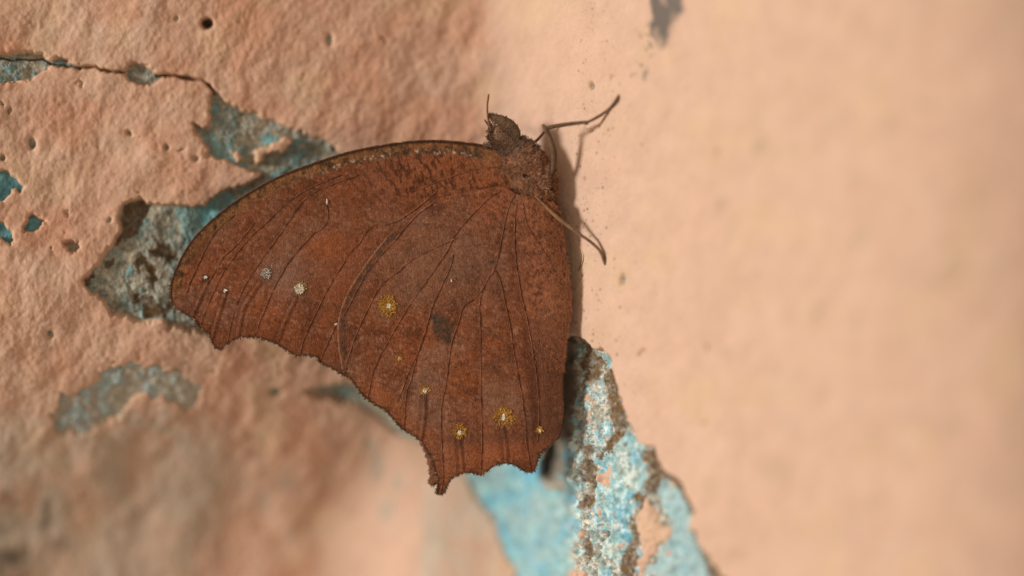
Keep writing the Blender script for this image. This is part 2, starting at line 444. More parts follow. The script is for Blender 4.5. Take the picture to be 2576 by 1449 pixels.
# soot, damp and rubbed-off whitewash with their own outlines
damp = sstep(60, -70, sd_poly(QX + 6 * wx, QY + 6 * wy, [(-80,1060),(150,1050),(330,1020),(470,1040),(560,1090),(590,1200),(540,1330),(480,1500),(-80,1520)], 140))
damp = np.clip(damp * (0.75 + 0.5 * fbm(QX, QY, 70, 151, 4)), 0, 1)
cp = mixc(cp, (0.45, 0.375, 0.295), damp * 0.9)
soot = sstep(25, -30, sd_poly(QX + 4 * wx, QY + 4 * wy, [(-80,1230),(30,1240),(60,1330),(70,1449),(40,1520),(-80,1520)], 90)) + sstep(12, -14, sd_ell(QX + 2 * wx, QY + 2 * wy, (115,1300,18,55))) * 0.8 + sstep(10, -10, sd_ell(QX + 2 * wx, QY + 2 * wy, (150,1375,26,12))) * 0.6
cp = mixc(cp, (0.10, 0.085, 0.06), np.clip(soot * (0.7 + 0.7 * fbm(QX, QY, 40, 156, 3)), 0, 1) * 0.9)
pale = sstep(12, -14, sd_poly(QX + 1.0 * wx, QY + 4 * wy, [(1062,1205),(1170,1170),(1240,1290),(1310,1480),(1320,1600),(1062,1600)], 90))
cp = mixc(cp, (0.52, 0.45, 0.36), np.clip(pale * (0.75 + 0.8 * mid), 0, 1) * 0.85)
for e in [(946,1175,20,40),(972,1287,17,34),(1000,1215,12,25),(725,1352,13,18),(662,1258,12,30,0.3),(655,1095,10,14),(722,1210,14,14),(930,1120,22,16)]:
    cp = mixc(cp, (0.40, 0.37, 0.30), sstep(6, -8, sd_ell(PX, PY, e)) * 0.6)
smear = sstep(8, -8, sd_poly(QX + 1.3 * wx, QY + 1.3 * wy, [(1645,-40),(1718,-40),(1712,30),(1690,75),(1668,132),(1640,95),(1634,40)]))
smear = np.clip(smear * (1.0 + 0.7 * fbm(QX, QY * 0.5, 22, 161, 3)), 0, 1)
cp = mixc(cp, (0.105, 0.098, 0.09), np.clip(smear * 1.15, 0, 1) * 0.92)
for i in range(26):
    px, py = rng.normal(1632, 18), rng.uniform(60, 200)
    cp = mixc(cp, (0.2, 0.17, 0.14), sstep(1.5, -1.5, sd_ell(PX, PY, (px - (py - 60) * 0.12, py, rng.uniform(1.5, 4), rng.uniform(2, 6)))) * 0.8)
cp = mixc(cp, (0.2, 0.17, 0.15), sstep(3, -4, sd_ell(PX, PY, (1625, 185, 6, 10, 0.3))) * 0.8)
# freckles of dust on the right face
for i in range(420):
    py = rng.uniform(-20, 1200); px = 1445 + abs(rng.normal(0, 70)) + (rng.uniform(0, 600) if rng.random() < 0.25 else 0)
    r = 1.2 + 3.0 * rng.random() ** 4
    m = (abs(QX - px) < 14) & (abs(QY - py) < 14)
    cp[m] = mixc(cp[m], (0.22, 0.14, 0.08), sstep(1.2, -1.2, sd_ell(QX[m], QY[m], (px, py, r * 0.7, r, 0.2))) * rng.uniform(0.35, 0.9))
for i in range(34):
    px, py = rng.uniform(1700, 2450), rng.uniform(0, 1449); r = rng.uniform(10, 30)
    m = (abs(QX - px) < 90) & (abs(QY - py) < 90)
    cp[m] = mixc(cp[m], (0.38, 0.29, 0.18), sstep(8, -10, sd_ell(PX[m], PY[m], (px, py, r, r * rng.uniform(1, 1.9), 0.5))) * rng.uniform(0.1, 0.38))
cp = mixc(cp, (0.62, 0.42, 0.28), sstep(7, 0, peach) * 0.7)

cb = one * np.array([[0.36, 0.36, 0.30]])
cb = mixc(cb, (0.20, 0.29, 0.285), np.clip(0.35 + 1.1 * fbm(QX, QY, 48, 166, 4), 0, 1) * 0.8)
cb = mixc(cb, (0.44, 0.36, 0.25), np.clip(fbm(QX, QY, 36, 168, 3) * 1.2 - 0.2, 0, 1) * 0.6)
cb = mixc(cb, (0.46, 0.43, 0.36), np.clip(fbm(QX, QY, 16, 171, 4, 0.6) * 1.3, 0, 1) * 0.8)
cb = mixc(cb, (0.17, 0.145, 0.10), np.clip(fbm(QX, QY, 12, 176, 4, 0.6) * 1.3 - 0.1, 0, 1) * 0.8)
cb = mixc(cb, (0.72, 0.68, 0.60), strip * np.clip(fbm(QX, QY, 9, 181, 3, 0.6) * 1.9 + 0.1, 0, 1) * 0.9)
cb = mixc(cb, (0.47, 0.43, 0.35), eastw * 0.8)
cpat = sstep(20, -20, sd_poly(QX, QY, [(120,890),(530,890),(530,1120),(120,1120)]))
cb = mixc(cb, (0.46, 0.43, 0.36), cpat * 0.75)
wedge = sstep(20, -20, sd_poly(QX, QY, [(880,950),(1110,950),(1130,1130),(1000,1130)]))
cb = mixc(cb, (0.52, 0.52, 0.42), wedge * 0.9)
gap_shade = sstep(10, -10, sd_poly(QX, QY, [(1330,840),(1432,840),(1426,1110),(1330,1110)]))
cb = mixc(cb, (0.10, 0.075, 0.055), gap_shade * 0.8)  # shade between wing edge and ridge, painted into the mortar colour
cb = mixc(cb, (0.12, 0.073, 0.038), brown * (0.75 + 0.25 * fine))
cb = mixc(cb, (0.20, 0.115, 0.045), brown * np.clip(fbm(QX, QY, 10, 186, 2), 0, 1))
cb = mixc(cb, (0.035, 0.028, 0.02), np.clip(0.35 * pit + pit0 + crk, 0, 1) * 0.75)
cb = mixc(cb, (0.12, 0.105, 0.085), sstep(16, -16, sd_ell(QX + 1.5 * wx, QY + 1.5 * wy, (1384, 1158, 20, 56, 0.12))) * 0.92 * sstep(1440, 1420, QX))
ct = one * np.array([[0.20, 0.33, 0.33]])
ct = mixc(ct, (0.07, 0.21, 0.26), sstep(40, -10, sd_poly(QX, QY, [(-60,425),(120,425),(120,625),(-60,625)])) * 0.9)
ct = mixc(ct, (0.16, 0.40, 0.44), np.clip(fbm(QX, QY, 40, 191, 3), 0, 1) * left)
ct = mixc(ct, (0.40, 0.46, 0.45), cpat * 0.8)
rb = np.clip(right * sstep(820, 1000, QY), 0, 1)
ct = mixc(ct, (0.29, 0.52, 0.55), rb)
ct = mixc(ct, (0.145, 0.44, 0.60), rb * np.clip(0.3 + 1.1 * fbm(QX, QY, 34, 196, 4), 0, 1) * 0.9)
ct = mixc(ct, (0.52, 0.58, 0.50), rb * strip * np.clip(fbm(QX, QY, 20, 201, 4) * 1.3, 0, 1) * 0.8)
ct = mixc(ct, (0.36, 0.50, 0.50), rb * (1 - strip) * np.clip(0.25 + fbm(QX * 1.4 + QY * 0.5, QY * 0.7, 75, 203, 3), 0, 1) * 0.8)
ct = mixc(ct, (0.20, 0.27, 0.27), rb * (1 - strip) * np.clip(fbm(QX, QY, 13, 204, 3) - 0.45, 0, 1) * 1.0)
fl2 = fbm(QX, QY * 0.7, 9, 206, 3, 0.6)
ct = mixc(ct, (0.62, 0.70, 0.68), strip * np.clip(fl2 * 1.8 - 0.25, 0, 1) * 0.85)
ct = mixc(ct, (0.24, 0.26, 0.23), strip * np.clip(-fl2 * 1.6 - 0.25, 0, 1) * 0.7)
wet = sstep(18, -18, sd_poly(PX, PY, [(1600,1100),(1760,1250),(1830,1500),(1600,1500),(1590,1250)]))
ct = mixc(ct, (0.34, 0.50, 0.53), wet * 0.7)

wall = sheet('wall', hb, np.ones(len(X), bool), cb, M_mortar, None)
wall['kind'] = 'structure'
wall['label'] = 'old mortar wall with an inner corner, peach paint flaking off blue'
sheet('peach_paint', hp, peach > -6, cp, M_peach, wall)
sheet('blue_paint', hblue, (blue > -0.14) & (peach < 8), ct, M_blue, wall)

# ================================================================== the butterfly
rng = np.random.default_rng(77)
prnd = random.Random(5)
butterfly = bpy.data.objects.new('butterfly', None)
COL.objects.link(butterfly)
butterfly['label'] = 'brown leaf-like butterfly with closed scalloped wings clinging to the wall'
butterfly['category'] = 'butterfly'

def wpts(x, y, dl):
    k = (DQ + dl) / DQ
    return np.stack([(x - CX) * k * S, dl * S + 0 * x, (CY - y) * k * S], 1)
def wall_at(qx, qy):
    dl = 0.0
    for _ in range(12):
        k = (DQ + dl) / DQ
        dl = float(wall_delta(np.array([CX + (qx - CX) * k]), np.array([CY + (qy - CY) * k]))[0])
    return dl

FORE = [(1290,425),(1269,392),(1243,375),(1215,366),(1159,358),(1092,354),(1025,357),(942,369),(861,387),(777,415),(715,438),(652,469),(590,508),(527,558),(486,600),(461,637),
        (445,670),(433,697),(427,728),(430,758),(443,776),(472,795),(487,803),(500,823),(523,840),(533,863),(545,877),(560,878),(577,863),(597,852),(617,849),(650,851),(687,861),
        (703,870),(733,889),(750,899),(758,894),(777,895),(800,901),(801,911),(833,926),(862,943),(920,960),(1000,930),(1080,840),(1180,700),(1280,540),(1300,470)]
HIND = [(1310,492),(1265,470),(1225,474),(1170,484),(1092,505),(1025,556),(985,583),(939,637),(905,686),(880,724),(864,760),(853,795),(849,835),(852,880),(859,920),(866,940),
        (892,966),(909,993),(942,1018),(969,1033),(992,1059),(1015,1083),(1045,1099),(1062,1116),(1075,1136),(1089,1166),(1097,1196),(1100,1219),(1097,1242),(1114,1243),(1125,1223),(1139,1203),(1159,1193),
        (1182,1189),(1199,1195),(1212,1195),(1225,1186),(1245,1172),(1272,1166),(1295,1171),(1315,1184),(1335,1189),(1348,1179),(1355,1153),(1369,1133),(1392,1116),(1408,1099),(1416,1073),(1420,1033),(1418,966),
        (1419,900),(1428,833),(1436,783),(1437,743),(1430,683),(1422,633),(1414,566),(1406,530),(1385,508),(1345,495)]
V_HIND = [
 [(1092,508),(1050,540),(1025,565),(985,613),(929,676),(905,715),(880,765),(863,798)],
 [(1150,598),(1112,616),(1049,646),(1005,680),(955,723),(919,790),(895,843),(879,890),(869,930)],
 [(1260,480),(1232,496),(1179,550),(1145,590),(1125,630),(1085,690),(1035,760),(1002,813),(972,866),(942,926),(925,1000)],
 [(1140,640),(1132,673),(1109,723),(1085,776),(1072,823),(1055,873),(1035,950),(1022,990),(1015,1078)],
 [(1295,490),(1279,523),(1265,583),(1252,650),(1242,680),(1219,716),(1206,766),(1208,816),(1209,966),(1212,1099),(1209,1190)],
 [(1219,716),(1195,750),(1165,773),(1152,816),(1135,866),(1122,966),(1112,1010),(1109,1066),(1112,1133),(1115,1205),(1108,1236)],
 [(1245,680),(1259,710),(1269,756),(1282,816),(1292,883),(1305,956),(1319,1039),(1325,1116),(1335,1182)],
 [(1300,510),(1295,560),(1295,626),(1309,733),(1325,800),(1339,876),(1350,950),(1356,1040),(1352,1110)],
 [(1315,510),(1318,530),(1329,570),(1372,640),(1392,676),(1418,730)],
 [(1085,776),(1062,860),(1035,920),(1000,1010)],
]
V_FORE = [
 [(590,540),(545,580),(513,633),(500,663),(480,705),(467,740)],
 [(860,440),(790,468),(727,506),(667,563),(623,603),(567,676),(530,750),(505,815)],
 [(900,440),(820,470),(767,500),(710,580),(653,660),(615,720),(590,780),(572,860)],
 [(820,506),(823,560),(783,593),(733,650),(693,716),(667,776),(640,845)],
 [(1100,480),(1040,530),(990,560),(935,570),(902,613),(875,643),(858,672),(833,710),(800,776),(767,846),(755,890)],
 [(1290,420),(1200,425),(1120,450),(1040,480)],
 [(847,813),(830,850),(815,885),(804,908)],
 [(640,560),(600,610),(560,650),(530,700),(519,715)],
]
FOLDS = [[(520,712),(505,745),(483,797)], [(653,712),(630,745),(610,780),(597,850)], [(743,752),(720,800),(700,852)],
         [(1266,1075),(1272,1120),(1274,1162)], [(1156,1100),(1160,1150),(1163,1188)], [(1069,1000),(1066,1050),(1058,1105)], [(566,738),(552,780),(533,850)]]

def surf_hind(x, y):
    ax = 1378 + 38 * sstep(520, 760, y)
    bulge = 15 * np.exp(-((x - ax) / 55.0) ** 2) * sstep(470, 540, y) * sstep(1000, 850, y)
    w = 3.2 * fbm(x, y, 190, 301, 2) + 1.2 * fbm(x * 1.6, y * 0.6, 60, 305, 2)
    base = 14 * sstep(1180, 1330, x) * sstep(640, 500, y)
    tip = 7 * sstep(1120, 1260, y)
    return -14.5 - bulge - base - 0.7 * w + tip
def surf_fore(x, y):
    w = 2.6 * fbm(x, y, 200, 311, 2) + 1.1 * fbm(x * 1.2, y * 0.9, 70, 315, 2)
    return -3.5 - 3 * sstep(1120, 1300, x) - 0.45 * w
def wing_relief(x, y, veins, folds):
    h = np.zeros_like(x); vmin = np.full(x.shape, 70.0)
    for v in veins:
        d = sd_line(x, y, smooth_poly(v, 3)); vmin = np.minimum(vmin, d)
    h += 0.9 * np.exp(-(vmin / 2.2) ** 2) - 0.35 * np.exp(-((vmin - 7) / 4.0) ** 2)
    h -= 2.2 * np.exp(-np.minimum(vmin, 60) / 13.0)
    fmin = np.full(x.shape, 70.0)
    for v in folds:
        d = sd_line(x, y, smooth_poly(v, 3)); fmin = np.minimum(fmin, d)
    h += 1.3 * np.exp(-(fmin / 4.0) ** 2) - 0.9 * np.exp(-((fmin - 8) / 4.5) ** 2)
    h += 0.8 * fbm(x * 0.45 - y * 0.1, y * 1.25 + x * 0.15, 16, 321, 3) + 0.4 * fbm(x, y, 7, 325, 2)
    return h, vmin, fmin
def nearest_on(poly, x, y):
    best = np.full(x.shape, 1e18); bx = x.copy(); by = y.copy()
    n = len(poly)
    for i in range(n):
        ax, ay = poly[i]; cx, cy = poly[(i + 1) % n]
        ex, ey = cx - ax, cy - ay; l2 = ex * ex + ey * ey
        if l2 < 1e-9: continue
        t = np.clip(((x - ax) * ex + (y - ay) * ey) / l2, 0, 1)
        px = ax + t * ex; py = ay + t * ey
        d = (x - px) ** 2 + (y - py) ** 2
        m = d < best
        best[m] = d[m]; bx[m] = px[m]; by[m] = py[m]
    return bx, by
def wing_grid(outline, step):
    poly = smooth_poly(outline, 3, closed=True)
    lo = poly.min(0) - 2 * step; hi = poly.max(0) + 2 * step
    xs = np.arange(lo[0], hi[0], step); ys = np.arange(lo[1], hi[1], step)
    gxx, gyy = np.meshgrid(xs, ys, indexing='ij'); x = gxx.ravel(); y = gyy.ravel()
    sd = sd_poly(x, y, poly, 90)
    nX, nY = len(xs), len(ys)
    ij = (np.arange(nX - 1)[:, None] * nY + np.arange(nY - 1)[None, :]).ravel()
    q = np.stack([ij, ij + 1, ij + nY + 1, ij + nY], 1)
    q = q[(sd[q] < -0.25 * step).any(1)]
    used = np.zeros(len(x), bool); used[q.ravel()] = True
    idx = np.cumsum(used) - 1
    x = x[used]; y = y[used]; sd = sd[used]; q = idx[q]
    m = sd > 0
    x[m], y[m] = nearest_on(poly, x[m], y[m])
    return x, y, np.minimum(sd, 0), q, poly

def flecks(x, y, sx, sy, ang, seed, thr):
    c, s = math.cos(ang), math.sin(ang)
    u = (x * c + y * s) / sx; v = (-x * s + y * c) / sy
    return np.clip((fbm(u, v, 9, seed, 2) - thr) * 2.2, 0, 1)

def colour_common(x, y, sd, vmin, fmin, veins):
    c = np.ones((len(x), 1)) * np.array([[0.182, 0.060, 0.025]])
    c = mixc(c, (0.245, 0.073, 0.024), np.clip(0.35 + 1.0 * fbm(x, y, 130, 401, 3), 0, 1) * 0.6)
    c = mixc(c, (0.185, 0.090, 0.055), np.clip(fbm(x, y, 95, 405, 3), 0, 1) * 0.7)
    c = mixc(c, (0.088, 0.029, 0.012), np.clip(fbm(x, y, 52, 409, 4) * 1.1 - 0.05, 0, 1) * 0.75)
    c = mixc(c, (0.32, 0.17, 0.11), np.clip(fbm(x, y, 6.5, 413, 2) * 1.6 - 0.45, 0, 1) * 0.45)
    c = mixc(c, (0.085, 0.028, 0.012), flecks(x, y, 1.4, 0.6, 0.25, 417, 0.22) * 0.5)
    return c
def spot(c, x, y, sx, sy, rx, ry, col, amt, soft=0.35, ragged=0.35):
    d = np.sqrt(((x - sx) / rx) ** 2 + ((y - sy) / ry) ** 2) + ragged * fbm(x, y, 6, 431, 2)
    return mixc(c, col, sstep(1 + soft, 1 - soft, d) * amt)
def near_pts(x, y, pts, w):
    return sstep(w, w * 0.3, sd_line(x, y, pts))

def make_wing(name, outline, surf, veins, folds, paint, side, step, label=None):
    x, y, sd, q, poly = wing_grid(outline, step)
    rel, vmin, fmin = wing_relief(x, y, veins, folds)
    dl = surf(x, y)
    if side < 0:                       # far wing: mirrored through the body's plane of symmetry
        dl = -dl + 1.0; q = q[:, ::-1]
        col = colour_common(x, y, sd, vmin, fmin, veins)
        P = wpts(x, y, dl + rel)
    else:
        col = paint(x, y, sd, vmin, fmin)
        P = wpts(x, y, dl - rel)
    me = np_mesh(name, P, q, col)
    o = link_mesh(name, me, M_wing, butterfly)
    so = o.modifiers.new('thickness', 'SOLIDIFY'); so.thickness = 1.6 * S; so.offset = -1 if side > 0 else -1
    if label: o['label'] = label
    return o, poly

def paint_hind(x, y, sd, vmin, fmin):
    c = colour_common(x, y, sd, vmin, fmin, None)
    edge = -sd
    # grey violet bloom over the disc, redder outer border
    c = mixc(c, (0.20, 0.10, 0.062), np.exp(-(((x - 1180) / 130) ** 2 + ((y - 640) / 110) ** 2)) * (0.55 + 0.4 * fbm(x, y, 30, 441, 3)).clip(0, 1) * 0.8)
    c = mixc(c, (0.20, 0.105, 0.066), np.exp(-(((x - 1060) / 120) ** 2 + ((y - 680) / 90) ** 2)) * 0.45)
    lower = sstep(1070, 1125, y) * sstep(1095, 1130, x)
    c = mixc(c, (0.26, 0.085, 0.035), lower * 0.6)
    c = mixc(c, (0.26, 0.09, 0.036), sstep(900, 1000, y) * sstep(1120, 1060, x) * sstep(70, 20, edge) * 0.6)
    # dark band through the eyespots
    c = mixc(c, (0.095, 0.042, 0.026), np.exp(-((y - 1100 + 0.05 * (x - 1250)) / 20) ** 2) * sstep(1105, 1130, x) * 0.55)
    c = mixc(c, (0.105, 0.043, 0.024), sstep(1320, 1350, x + 0.02 * (y - 700)) * sstep(780, 900, y) * sstep(1120, 1080, y) * 0.6)
    # pale grey dusting between two veins under the black patch
    g = sd_poly(x, y, [(1083,868),(1136,866),(1123,960),(1112,1010),(1109,1062),(1060,1075),(1035,1060),(1045,960),(1062,880)])
    c = mixc(c, (0.235, 0.125, 0.082), sstep(14, -14, g) * (0.6 + 0.4 * fbm(x, y * 2.5, 12, 445, 2)).clip(0, 1) * 0.75)
    g = sd_poly(x, y, [(1212,960),(1300,950),(1318,1040),(1240,1030),(1215,1060)])
    c = mixc(c, (0.22, 0.11, 0.07), sstep(14, -14, g) * 0.4)
    c = mixc(c, (0.085, 0.030, 0.014), np.exp(-((y - 890 - 0.12 * (x - 1150)) / 45) ** 2) * sstep(1130, 1160, x) * np.clip(0.5 + 0.6 * fbm(x, y, 40, 447, 3), 0, 1) * 0.6)
    c = mixc(c, (0.085, 0.030, 0.014), sstep(1300, 1340, x) * sstep(700, 860, y) * 0.4)
    # transverse dark streaks
    for pts, w, a in ([(1000,585),(940,650),(900,720),(872,780),(862,830)], 15, 0.55), ([(1005,570),(985,590)], 20, 0.5), ([(1145,812),(1180,826),(1210,832),(1260,850)], 9, 0.5), ([(1050,540),(1090,600)], 7, 0.4), ([(1190,880),(1290,900)], 16, 0.18):
        c = mixc(c, (0.075, 0.043, 0.030), near_pts(x, y, pts, w) * np.clip(0.55 + 0.9 * fbm(x, y, 14, 449, 3), 0, 1) * a)
    # inner margin: dense dark flecks
    inner = sstep(1305, 1345, x - 0.02 * (y - 600)) * sstep(860, 760, y)
    c = mixc(c, (0.265, 0.095, 0.042), inner * 0.6)
    c = mixc(c, (0.075, 0.026, 0.013), inner * flecks(x, y, 1.1, 0.7, -0.9, 453, 0.10) * 0.8)
    c = mixc(c, (0.085, 0.030, 0.014), sstep(1080, 1200, x) * sstep(760, 560, y) * flecks(x, y, 1.2, 0.7, 0.9, 457, 0.15) * 0.6)
    c = mixc(c, (0.085, 0.033, 0.017), sstep(30, 6, edge) * sstep(850, 960, y) * flecks(x, y, 1.8, 0.5, 0.1, 461, 0.05) * 0.7)
    # black patch
    g = sd_poly(x + 2 * fbm(x, y, 8, 465, 2), y + 2 * fbm(x, y, 8, 467, 2), [(1080,791),(1102,789),(1122,798),(1144,813),(1142,832),(1138,864),(1122,869),(1100,852),(1086,836)])
    c = mixc(c, (0.050, 0.036, 0.026), sstep(8, -9, g) * (0.85 + 0.3 * fbm(x, y, 5, 469, 2)).clip(0, 1) * 0.95)
    c = mixc(c, (0.045, 0.032, 0.024), sstep(3, -3, sd_ell(x, y, (1238, 659, 8, 5))) * 0.85)
    # eyespots: pigment under the raised scales
    for (ex, ey, rx, ry, a) in EYES_H: c = spot(c, x, y, ex, ey, rx * 1.1, ry * 1.1, (0.19, 0.085, 0.018), 0.5 * a)
    for (ex, ey) in ((1266, 1078), (1156, 1104), (1069, 998)): c = mixc(c, (0.06, 0.035, 0.026), near_pts(x, y, [(ex, ey - 6), (ex, ey + 22)], 7) * 0.7)
    # veins: shadowy beside, rusty on top
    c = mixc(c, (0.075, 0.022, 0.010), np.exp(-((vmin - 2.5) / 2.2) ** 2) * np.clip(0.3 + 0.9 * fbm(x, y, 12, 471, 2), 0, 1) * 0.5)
    c = mixc(c, (0.09, 0.028, 0.013), np.exp(-((fmin - 7) / 3.5) ** 2) * 0.5)  # shade in the grooves beside the folds, put into the colour
    lead = (x < 1010) * sstep(560, 620, y) * (y < 945)
    c = mixc(c, (0.06, 0.036, 0.024), np.exp(-((edge - 14) / 8.0) ** 2) * lead * np.clip(0.5 + fbm(x, y, 26, 473, 2), 0, 1) * 0.75)
    c = mixc(c, (0.30, 0.16, 0.09), sstep(3.5, 1.0, edge) * lead * 0.55)
    c = mixc(c, (0.050, 0.024, 0.014), sstep(7, 0, edge) * ((y > 945) | (x < 0)) * (y > 560) * 0.8)
    return c
def paint_fore(x, y, sd, vmin, fmin):
    c = colour_common(x, y, sd, vmin, fmin, None)
    edge = -sd
    c = mixc(c, (0.29, 0.082, 0.024), np.exp(-(((x - 825) / 50) ** 2 + ((y - 618) / 32) ** 2)) * 0.7)
    c = mixc(c, (0.22, 0.066, 0.025), np.exp(-(((x - 860) / 60) ** 2 + ((y - 700) / 90) ** 2)) * 0.6)
    c = mixc(c, (0.10, 0.033, 0.013), np.exp(-(((x - 800) / 110) ** 2 + ((y - 510) / 45) ** 2)) * 0.35)
    c = mixc(c, (0.13, 0.038, 0.014), sstep(55, 0, edge) * sstep(760, 830, y) * 0.55)
    # flecked base
    basal = sstep(820, 1000, x) * sstep(520, 460, y - 0.1 * (1200 - x))
    c = mixc(c, (0.24, 0.078, 0.032), basal * 0.5)
    c = mixc(c, (0.065, 0.022, 0.010), basal * flecks(x, y, 1.6, 0.7, 1.25, 481, 0.02) * 0.85)
    c = mixc(c, (0.33, 0.13, 0.055), sstep(1130, 1260, x) * sstep(470, 400, y) * 0.5)
    # costal band: ochre and sooty mottling, dark rim
    top = sstep(860, 640, y) * (y < 860)
    cost = sstep(36, 22, edge) * (y < 740) * sstep(1290, 1250, x) * (x < 1285)
    c = mixc(c, (0.18, 0.080, 0.029), cost * 0.65)
    c = mixc(c, (0.050, 0.027, 0.014), cost * np.clip(fbm(x, y, 15, 485, 3) * 1.6 + 0.05, 0, 1) * 0.85)
    c = mixc(c, (0.26, 0.125, 0.05), cost * np.clip(fbm(x, y, 9, 489, 2) * 1.5 - 0.35, 0, 1) * 0.8)
    band2 = np.exp(-((edge - 27) / 6.0) ** 2) * (y < 600) * sstep(700, 840, x) * sstep(1260, 1200, x)
    c = mixc(c, (0.045, 0.030, 0.020), band2 * np.clip(0.4 + fbm(x, y, 20, 493, 2), 0, 1) * 0.8)
    c = mixc(c, (0.40, 0.31, 0.24), band2 * np.clip(fbm(x, y, 7, 497, 2) * 2 - 0.75, 0, 1))
    c = mixc(c, (0.030, 0.017, 0.009), sstep(8, 3.5, edge) * (y < 760) * (x < 1240) * 0.94)
    c = mixc(c, (0.055, 0.025, 0.012), sstep(8, 0, edge) * (y > 700) * 0.85)
    c = mixc(c, (0.075, 0.035, 0.02), np.exp(-(((x - 508) / 30) ** 2 + ((y - 632) / 38) ** 2)) * 0.5)
    # marks
    for (ex, ey, r) in ((517, 697, 9), (566, 731, 9), (670, 690, 17), (754, 727, 19)): c = spot(c, x, y, ex + 1, ey + 1, r, r, (0.055, 0.034, 0.022), 0.65)
    c = mixc(c, (0.24, 0.14, 0.10), np.exp(-(((x - 715) / 55) ** 2 + ((y - 690) / 60) ** 2)) * 0.6)
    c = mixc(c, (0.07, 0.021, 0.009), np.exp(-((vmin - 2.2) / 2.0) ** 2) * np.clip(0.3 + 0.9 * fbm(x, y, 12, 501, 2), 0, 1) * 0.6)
    c = mixc(c, (0.075, 0.022, 0.010), np.exp(-((fmin - 7) / 3.5) ** 2) * 0.6)  # fold grooves: their shade is darkened into the wing colour
    return c

# eyespots: x, y, rx, ry, amount
EYES_H = [(976,768,22,27,1.0),(1005,902,7,7,0.8),(1069,982,13,12,0.8),(1156,1086,18,19,0.7),(1266,1050,25,24,0.85),(1358,1082,9,9,0.8)]
PUP_H = [(978,770,6,6),(1069,982,6,7),(1156,1089,5,6),(1266,1050,5,10),(1358,1083,2.8,4)]

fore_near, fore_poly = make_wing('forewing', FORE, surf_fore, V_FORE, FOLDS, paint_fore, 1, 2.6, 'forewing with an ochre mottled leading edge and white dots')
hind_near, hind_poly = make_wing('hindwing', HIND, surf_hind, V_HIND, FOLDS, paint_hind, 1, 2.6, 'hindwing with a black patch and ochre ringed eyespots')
FARH = [(x - 11 - 7 * (y > 1120), y - 24) for x, y in HIND]
FARF = [(x + 1, y - 2.5) for x, y in FORE]
fore_far, fore_far_poly = make_wing('forewing', FARF, surf_fore, V_FORE, [], None, -1, 7.0)
hind_far, hind_far_poly = make_wing('hindwing', FARH, surf_hind, V_HIND, [], None, -1, 7.0)

# ---- veins
def add_veins(wing, veins, surf):
    for v in veins:
        p = smooth_poly(v, 6); x, y = p[:, 0], p[:, 1]
        P = wpts(x, y, surf(x, y) + 0.9)
        n = len(P); mb = MB()
        col = [tuple(np.array((0.19, 0.07, 0.034)) * prnd.choice((0.45, 0.8, 1.0, 1.3, 1.7))) for _ in range(n)]
        mb.tube(P, [S * (1.0 - 0.3 * i / n) for i in range(n)], 5, col)
        mb.build('vein', M_vein, wing)
add_veins(fore_near, V_FORE, surf_fore)
add_veins(hind_near, V_HIND, surf_hind)

# ---- little blades: fringe, scales, hair
class Blades:
    def __init__(self): self.v = []; self.f = []; self.c = []
    def add(self, p, d, n, w, col, tipcol=None, bend=None):
        """p root, d vector to the tip, n facing direction, all metres"""
        p = Vector(p); d = Vector(d); sd = d.cross(Vector(n))
        if sd.length < 1e-12: return
        sd = sd.normalized() * w; b = len(self.v)
        mid = p + d * 0.55 + (Vector(bend) if bend is not None else Vector((0, 0, 0)))
        self.v += [p - sd, p + sd, mid - sd * 0.7, mid + sd * 0.7, p + d]
        self.f += [(b, b + 1, b + 3), (b, b + 3, b + 2), (b + 2, b + 3, b + 4)]
        t = tipcol or col
        self.c += [col, col, col, col, t]
    def build(self, name, mat, parent, stuff=False):
        me = np_mesh(name, np.array([tuple(v) for v in self.v]), np.array(self.f), np.array(self.c), smooth=False)
        o = link_mesh(name, me, mat, parent)
        if stuff: o['kind'] = 'stuff'
        return o
def fringe(wing, poly, surf, cond, sign=1, step=1.15, length=(3.0, 6.5)):
    B = Blades()
    p = np.array(poly); nxt = np.roll(p, -1, 0)
    area2 = np.sum(p[:, 0] * nxt[:, 1] - nxt[:, 0] * p[:, 1]); o = 1 if area2 > 0 else -1
    for a, b in zip(p, nxt):
        L = np.hypot(*(b - a)); n = max(1, int(L / step))
        if L < 1e-6: continue
        t = (b - a) / L; out = np.array([t[1], -t[0]]) * o
        for k in range(n):
            q = a + (b - a) * (k + prnd.random()) / n
            if not cond(q[0], q[1]): continue
            ln = prnd.uniform(*length) * (1 + 0.35 * math.sin(q[0] * 0.31 + q[1] * 0.27))
            dirv = out * ln + t * (prnd.gauss(0, 0.22) + 0.25 * math.sin(q[0] * 0.11 + q[1] * 0.07)) * ln
            root = q - out * 2.5
            dl = float(surf(np.array([q[0]]), np.array([q[1]]))[0])
            if sign < 0: dl = -dl + 1
            P0 = world_pt(root[0], root[1], dl - 0.6 * sign); P1 = world_pt(root[0] + dirv[0] * 1.25, root[1] + dirv[1] * 1.25, dl - prnd.uniform(-1.5, 1.5))
            g = prnd.uniform(0.6, 1.3)
            c = (0.075 * g, 0.035 * g, 0.018 * g)
            if prnd.random() < 0.12: c = (0.30, 0.20, 0.13)
            B.add(P0, P1 - P0, (0, -1, 0), prnd.uniform(0.7, 1.3) * S, c)
    B.build('fringe', M_fuzz, wing, True)
fringe(fore_near, fore_poly, surf_fore, lambda x, y: y > 690 and x < 880 and not (x < 470 and y < 770 and False))
fringe(hind_near, hind_poly, surf_hind, lambda x, y: (y > 930 and (y > 1095 or x < 1380)))
fringe(hind_far, hind_far_poly, surf_hind, lambda x, y: y > 930 and x < 1380, -1)

